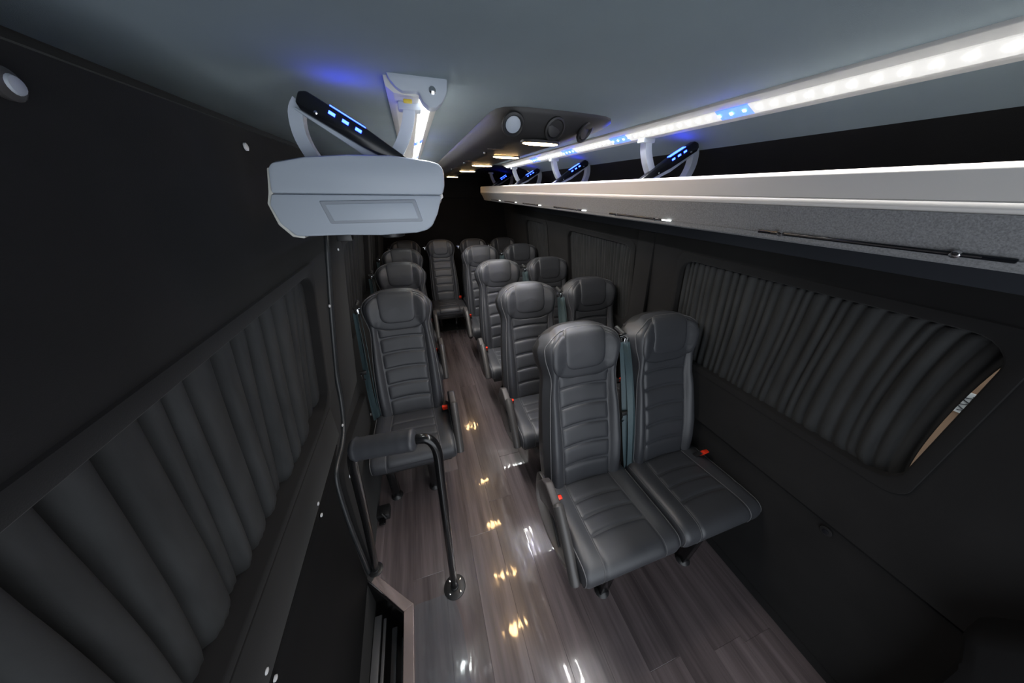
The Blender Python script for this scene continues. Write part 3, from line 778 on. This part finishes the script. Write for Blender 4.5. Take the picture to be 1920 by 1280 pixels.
# rounded far end of the right rack
MB().prism([(.79, 1.76), (.81, 1.764), (1.18, 1.764), (1.20, 1.624), (.85, 1.624), (.79, 1.70)], lambda p, q, t: (p, t, q), 3.665, 3.69, .006).obj('end_plate', M['rack'], rk)
for i, (ya, yb, lamp) in enumerate(((.20, .50, None), (.86, 1.13, .832), (1.42, 1.70, 1.373), (1.99, 2.26, 1.946), (2.50, 2.76, 2.456), (3.0, 3.25, 2.95))):
    # personal service strip set into the lower edge of the rack front
    s0 = (.8265, 1.6385); 
    pn = MB().box((.8195, ya-.03, 1.6365), (.8285, yb+.03, 1.6435), .0015).obj('service_panel', M['fin'], rk)
    MB().box((.8175, ya, 1.6390), (.8205, yb, 1.6412), .0008).obj('trim_strip', M['armbody'], pn)
    for yy in (ya+.025, yb-.02):
        MB().lathe([(.006, -.002), (.006, .003), (.003, .005)], (.8195, yy, 1.6405), (-.8, 0, -.5), 12).obj('button', M['chrome'], pn)
    if lamp:
        for rk_, xx in ((rk, .93), (LK, mirror(.93))):
            lh = MB().lathe([(.030, -.004), (.030, .004), (.024, .006), (.022, .002)], (xx, lamp, 1.619), (0, 0, -1), 20).obj('lamp_housing', M['shell'], rk_)
            MB().lathe([(.021, .000), (.020, .0035), (.005, .0045)], (xx, lamp, 1.619), (0, 0, -1), 18).obj('reading_lens', M['read'], lh)
        MB().box((.8178, lamp-.020, 1.6375), (.8225, lamp+.020, 1.6425), .0015).obj('reading_lamp', M['read_slot'], pn)
CAPO = [(-.272, 1.757), (-.262, 1.767), (-.20, 1.779), (-.12, 1.786), (-.03, 1.788), (.05, 1.781), (.074, 1.776), (.084, 1.763), (.083, 1.730), (.076, 1.7095), (-.282, 1.7095), (-.277, 1.73)]
CAPL = [(-.283, 1.709), (.074, 1.709), (.060, 1.668), (.044, 1.640), (.030, 1.630), (.005, 1.624), (-.08, 1.620), (-.16, 1.6225), (-.24, 1.622), (-.262, 1.623), (-.284, 1.65), (-.292, 1.687)]
c1 = MB().prism(CAPO, lambda p, q, t: (p, t, q), .796, .835, .007).obj('end_cap_upper', M['grey'], lk)
c2 = MB().prism(CAPL, lambda p, q, t: (p, t, q), .800, .835, .005).obj('end_cap_lower', M['grey'], lk)
MB().prism([(-.196, 1.696), (.010, 1.700), (.022, 1.651), (-.184, 1.648)], lambda p, q, t: (p, t, q), .7965, .803, .003).obj('recess_frame', M['seam'], c2)
MB().prism([(-.186, 1.690), (.003, 1.694), (.013, 1.657), (-.176, 1.654)], lambda p, q, t: (p, t, q), .7945, .803, .003).obj('recess_plate', M['grey'], c2)
MB().prism([(-.276, 1.757), (-.270, 1.757), (-.281, 1.70), (-.283, 1.65), (-.266, 1.627), (-.245, 1.622), (-.248, 1.617), (-.270, 1.621), (-.290, 1.647), (-.297, 1.69), (-.288, 1.712)], lambda p, q, t: (p, t, q), .806, .86, .002).obj('edge_strip', M['ivory'], lk)
MB().box((-.19, .84, 1.603), (-.155, .87, 1.622), .003).obj('latch', M['shell'], lk)

def rail(side, ya, yb):
    mx = (lambda x: x) if side > 0 else mirror
    to3 = lambda p, q, t: (mx(p), t, q)
    root = tag(empty('light_rail', (0, 0, 0)), 'long ceiling rail with white LED strip above the right rack' if side > 0 else 'ceiling rail with LED strip above the left rack', 'light rail')
    MB().prism([(.770, CEIL+.002), (.772, 1.919), (.791, 1.9115), (.795, 1.9125), (.825, 1.8985), (.829, 1.8955), (.836, 1.8945), (.878, 1.898), (.893, 1.908), (.895, CEIL+.002)], to3, ya, yb, .0012).obj('housing', M['rail'], root)
    blue = [(.645, .730), (1.10, 1.20), (1.51, 1.63), (1.98, 2.10)] if side > 0 else [(1.5, 1.6), (2.2, 2.3)]
    cuts = [ya+.01]
    for a, b in blue: cuts += [a, b]
    cuts.append(yb-.005)
    for i in range(len(cuts)-1):
        b_ = i % 2 == 1
        d = MB().prism([(.792, 1.9115), (.7925, 1.9095), (.8245, 1.8955), (.826, 1.8975)], to3, cuts[i], cuts[i+1]).obj('blue_light' if b_ else 'white_light', M['led_blue'] if b_ else M['led_white' if side > 0 else 'led_near'], root, smooth=False)
        if b_: d['label'] = 'blue lit section of the strip'
    # single LED chips on the strip
    pl = {}; y = ya+.03; k_ = 0
    while y < yb-.02:
        bl = any(a < y < b for a, b in blue)
        if bl not in pl:
            pl[bl] = MB().box((-.0035, -.003, -.0012), (.0035, .003, .0012)).obj('led', M['led_dot_blue' if bl else 'led_dot'], root, smooth=False); o = pl[bl]
        else:
            o = pl[bl].copy(); COL.objects.link(o)
        o.location = (mx(.8085), y, 1.9022); o.rotation_euler = (0, .46 if side > 0 else -.46, 0)
        y += .0333
    # the light the chips throw: one lamp along the strip, beamed down and inboard by its lens
    ld = bpy.data.lights.new('strip_lamp', 'AREA'); ld.shape = 'RECTANGLE'; ld.size = .018; ld.size_y = yb-ya-.03
    ld.energy = RAIL_W*(yb-ya)*(1.0 if side > 0 else 1.7); ld.color = (1.0, .985, .95); ld.spread = math.radians(125)
    lo = bpy.data.objects.new('strip_lamp', ld); COL.objects.link(lo); lo.parent = root
    lo.location = (mx(.8100), (ya+yb)/2, 1.8985); lo.rotation_euler = (0, .30 if side > 0 else -.42, 0)
    return root
rr_ = rail(1, Y0, 2.72)
lr_ = rail(-1, .80, 3.2)
# moulded end cap of the left rail
ec = MB().prism([(-.016, CEIL+.002), (.106, CEIL+.002), (.103, 1.902), (.092, 1.886), (.078, 1.876), (.064, 1.875), (.052, 1.884), (.044, 1.900), (.012, 1.898), (.0, 1.904), (-.010, 1.915)], lambda p, q, t: (p, t, q), .782, .82, .004).obj('end_cap', M['grey'], lr_)
MB().lathe([(.007, -.003), (.007, .002), (.003, .004)], (.073, .782, 1.904), (0, -1, 0), 14).obj('screw', M['chrome'], ec)
MB().box((.012, .792, 1.882), (.030, .80, 1.889), .002).obj('yellow_lens', M['yellow'], ec)

def bracket(side, y, label):
    mx = (lambda x: x) if side > 0 else mirror
    root = tag(empty('rack_bracket', (mx(.93), y, 1.77)), label, 'bracket', 'rack brackets')
    O = Vector((mx(.93), y, 1.77))
    def P(x, z, dy=0): return Vector((mx(x), y+dy, z)) - O
    hoop = smooth_path([(.848, 0, 1.892), (.856, 0, 1.858), (.878, 0, 1.815), (.915, 0, 1.772), (.965, 0, 1.742), (1.02, 0, 1.740), (1.062, 0, 1.768), (1.083, 0, 1.815), (1.082, 0, 1.858), (1.068, 0, 1.880)], 4)
    pts = [P(v.x, v.z) for v in hoop]; wd = []
    n = len(hoop)
    rows = []
    for i, p in enumerate(pts):
        t = (pts[min(i+1, n-1)]-pts[max(i-1, 0)]).normalized(); nn = Vector((t.z, 0, -t.x)); w = .013
        yy = Vector((0, .015, 0)); rows.append([p-nn*w-yy, p+nn*w-yy, p+nn*w+yy, p-nn*w+yy])
    hb = MB().grid(rows, closed_u=True); hb.f += [(0, 1, 2, 3), tuple(len(hb.v)-4+i for i in range(4))]
    hb.obj('arm', M['grey'], root, angle=35)
    MB().box(tuple(P(.873, 1.882, -.018) if side < 0 else P(.823, 1.882, -.018)), tuple(P(.823, 1.897, .018) if side < 0 else P(.873, 1.897, .018)), .003).obj('mount', M['grey'], root)
    # black fin carrying three blue lamps
    a = Vector((.838, 0, 1.757)); b = Vector((1.068, 0, 1.886)); d = (b-a).normalized(); nn = Vector((-d.z, 0, d.x))
    w0, w1 = .009, .019
    prof = [a - nn*w0, a + (b-a)*.5 - nn*w1, b - d*.012 - nn*w1, b - nn*w1*.55, b + nn*w1*.55, b - d*.012 + nn*w1, a + (b-a)*.5 + nn*w1, a + nn*w0]
    fn = MB().prism([(v.x, v.z) for v in prof], lambda p, q, t: P(p, q, t), -.030, -.004, .004).obj('fin', M['fin'], root)
    MB().prism([(v.x, v.z) for v in (a - nn*w0, a + (b-a)*.5 - nn*w1, b - nn*w1, b - nn*w1*.55 - nn*.013, a + (b-a)*.5 - nn*(w1+.013), a - nn*(w0+.008))], lambda p, q, t: P(p, q, t), -.024, .010, .002).obj('fin_backing', M['grey'], root)
    for t in (.56, .66, .76):
        c = a + (b-a)*t + nn*.007
        MB().prism([(c.x + d.x*k1*.0062 + nn.x*k2*.0030, c.z + d.z*k1*.0062 + nn.z*k2*.0030) for k1, k2 in ((-1, -1), (1, -1), (1, 1), (-1, 1))], lambda p, q, t_: P(p, q, t_), -.0318, -.029).obj('blue_lamp', M['fin_blue'], fn, smooth=False)
    # the lamps also shine upwards through the top edge
    c = a + (b-a)*.66 + nn*(w1+.0005)
    MB().prism([(c.x + d.x*k1*.035 + nn.x*k2*.0012, c.z + d.z*k1*.035 + nn.z*k2*.0012) for k1, k2 in ((-1, -1), (1, -1), (1, 1), (-1, 1))], lambda p, q, t_: P(p, q, t_), -.026, -.010).obj('blue_slot', M['fin_blue'], fn, smooth=False)
    for t in (.30, .86):
        c = a + (b-a)*t - nn*.008
        MB().lathe([(.0035, -.002), (.0035, .001), (.0015, .002)], P(c.x, c.z, -.030), (0, -1, 0), 10).obj('screw', M['chrome'], fn)
    return root
rb = ['grey hooped rack bracket with blue lamps, nearest on the right rack', 'second rack bracket with blue lamps along the right rack', 'third rack bracket with blue lamps along the right rack', 'farthest small rack bracket with blue lamps on the right rack']
for y, l in zip((1.045, 1.833, 2.603, 3.40), rb): bracket(1, y, l)
bracket(-1, .870, 'rack bracket with black fin and blue lamps above the left end cap')

# ------------------------------------------------------------------ ceiling console
cs = tag(empty('ceiling_console', (.44, .95, CEIL)), 'charcoal ceiling console with warm lamps and round vents over the aisle', 'console')
OC = Vector((.44, .95, CEIL))
def conf(y):     # half width (left, right) and drop
    return y
def outline(inset, zz, kl, kr):
    pts = []
    xl0, xr0 = .255, .690
    raw = [(xl0, 4.05), (xl0, 2.5), (xl0, 1.12), (xl0+.001, 1.015), (xl0+.008, .970), (xl0+.024, .946), (xl0+.05, .932), (.34, .926), (.467, .926), (.56, .932), (.60, .941), (.632, .962), (.655, .995), (.676, 1.05), (.690, 1.12), (xr0, 2.5), (xr0, 4.05)]
    out = []
    for x, y in raw:
        xx = .43 + (x-.43)*(kl if x < .43 else kr)
        yy = y + (inset*1.15 if y < 1.0 else (inset*.6 if y < 1.1 else 0))
        out.append(Vector((xx, yy, zz)) - OC)
    return out
rings = [outline(i_, CEIL+z_, a_, b_) for i_, z_, a_, b_ in ((0, .004, 1, 1), (0, -.004, 1, 1), (.004, -.012, .98, .94), (.010, -.024, .94, .79), (.016, -.034, .90, .65), (.024, -.046, .83, .49), (.032, -.057, .74, .35), (.040, -.064, .66, .26), (.048, -.0682, .60, .205), (.060, -.069, .50, .15))]
# stitch the open outlines
mbc = MB().grid(rings)
k0 = len(mbc.v)-len(rings[0]); mbc.f.append(tuple(range(k0, k0+len(rings[0]))))
mbc.obj('shell', M['console'], cs, angle=45)
def seat_on_face(x, y, z): return Vector((x, y, z)) - OC
nrm = Vector((0, -.83, -.55)).normalized()
for i, (x, y_, z_, n_) in enumerate(((.305, .949, 1.888, (-.08, -.83, -.55)), (.435, .951, 1.887, (.1, -.83, -.55)), (.545, .966, 1.889, (.45, -.68, -.58)))):
    nrm = Vector(n_).normalized(); o_ = seat_on_face(x, y_, z_)
    v = MB().lathe([(.030, -.004), (.033, .002), (.032, .006), (.027, .008), (.023, .003), (.022, -.004)], o_, nrm, 28).obj('air_vent', M['console'], cs)
    disc = MB().lathe([(.0215, -.003), (.0215, .002), (.014, .004), (.002, .0042)], o_, (nrm + Vector((0, 0, .25 if i else 0))).normalized(), 24).obj('vent_disc', M['grey'] if i == 0 else M['console'], v)
    if i == 0: disc['label'] = 'light grey vent disc'
for (x, y, w) in ((.409, .992, .060), (.425, 1.417, .060), (.430, 1.937, .060), (.444, 2.52, .060), (.468, 3.62, .062)):
    l = MB().lathe([(.066, -.003), (.066, .003), (.060, .004)], seat_on_face(x, y, 1.8565), (0, 0, -1), 28)
    for i in range(len(l.v)):
        a = l.v[i]; cy = y - OC.y; l.v[i] = (a[0], cy + (a[1]-cy)*.42, a[2])
    rim = l.obj('lamp_bezel', M['console'], cs)
    l = MB().lathe([(.058, .002), (.058, .0055), (.050, .007), (.01, .0075)], seat_on_face(x, y, 1.8565), (0, 0, -1), 28)
    for i in range(len(l.v)):
        a = l.v[i]; cy = y - OC.y; l.v[i] = (a[0], cy + (a[1]-cy)*.36, a[2])
    l.obj('warm_lamp', M['warm'], rim)
for y in (1.20, 1.70, 2.25):
    MB().box((.25-.44+.04, y-.95-.0015, 1.8545-CEIL), (.35-.44, y-.95+.0015, 1.8565-CEIL)).obj('access_seam', M['fin'], cs, smooth=False)
    MB().lathe([(.008, -.002), (.008, .003), (.004, .004)], seat_on_face(.31, y+.13, 1.8562), (0, 0, -1), 12).obj('clip', M['fin'], cs)
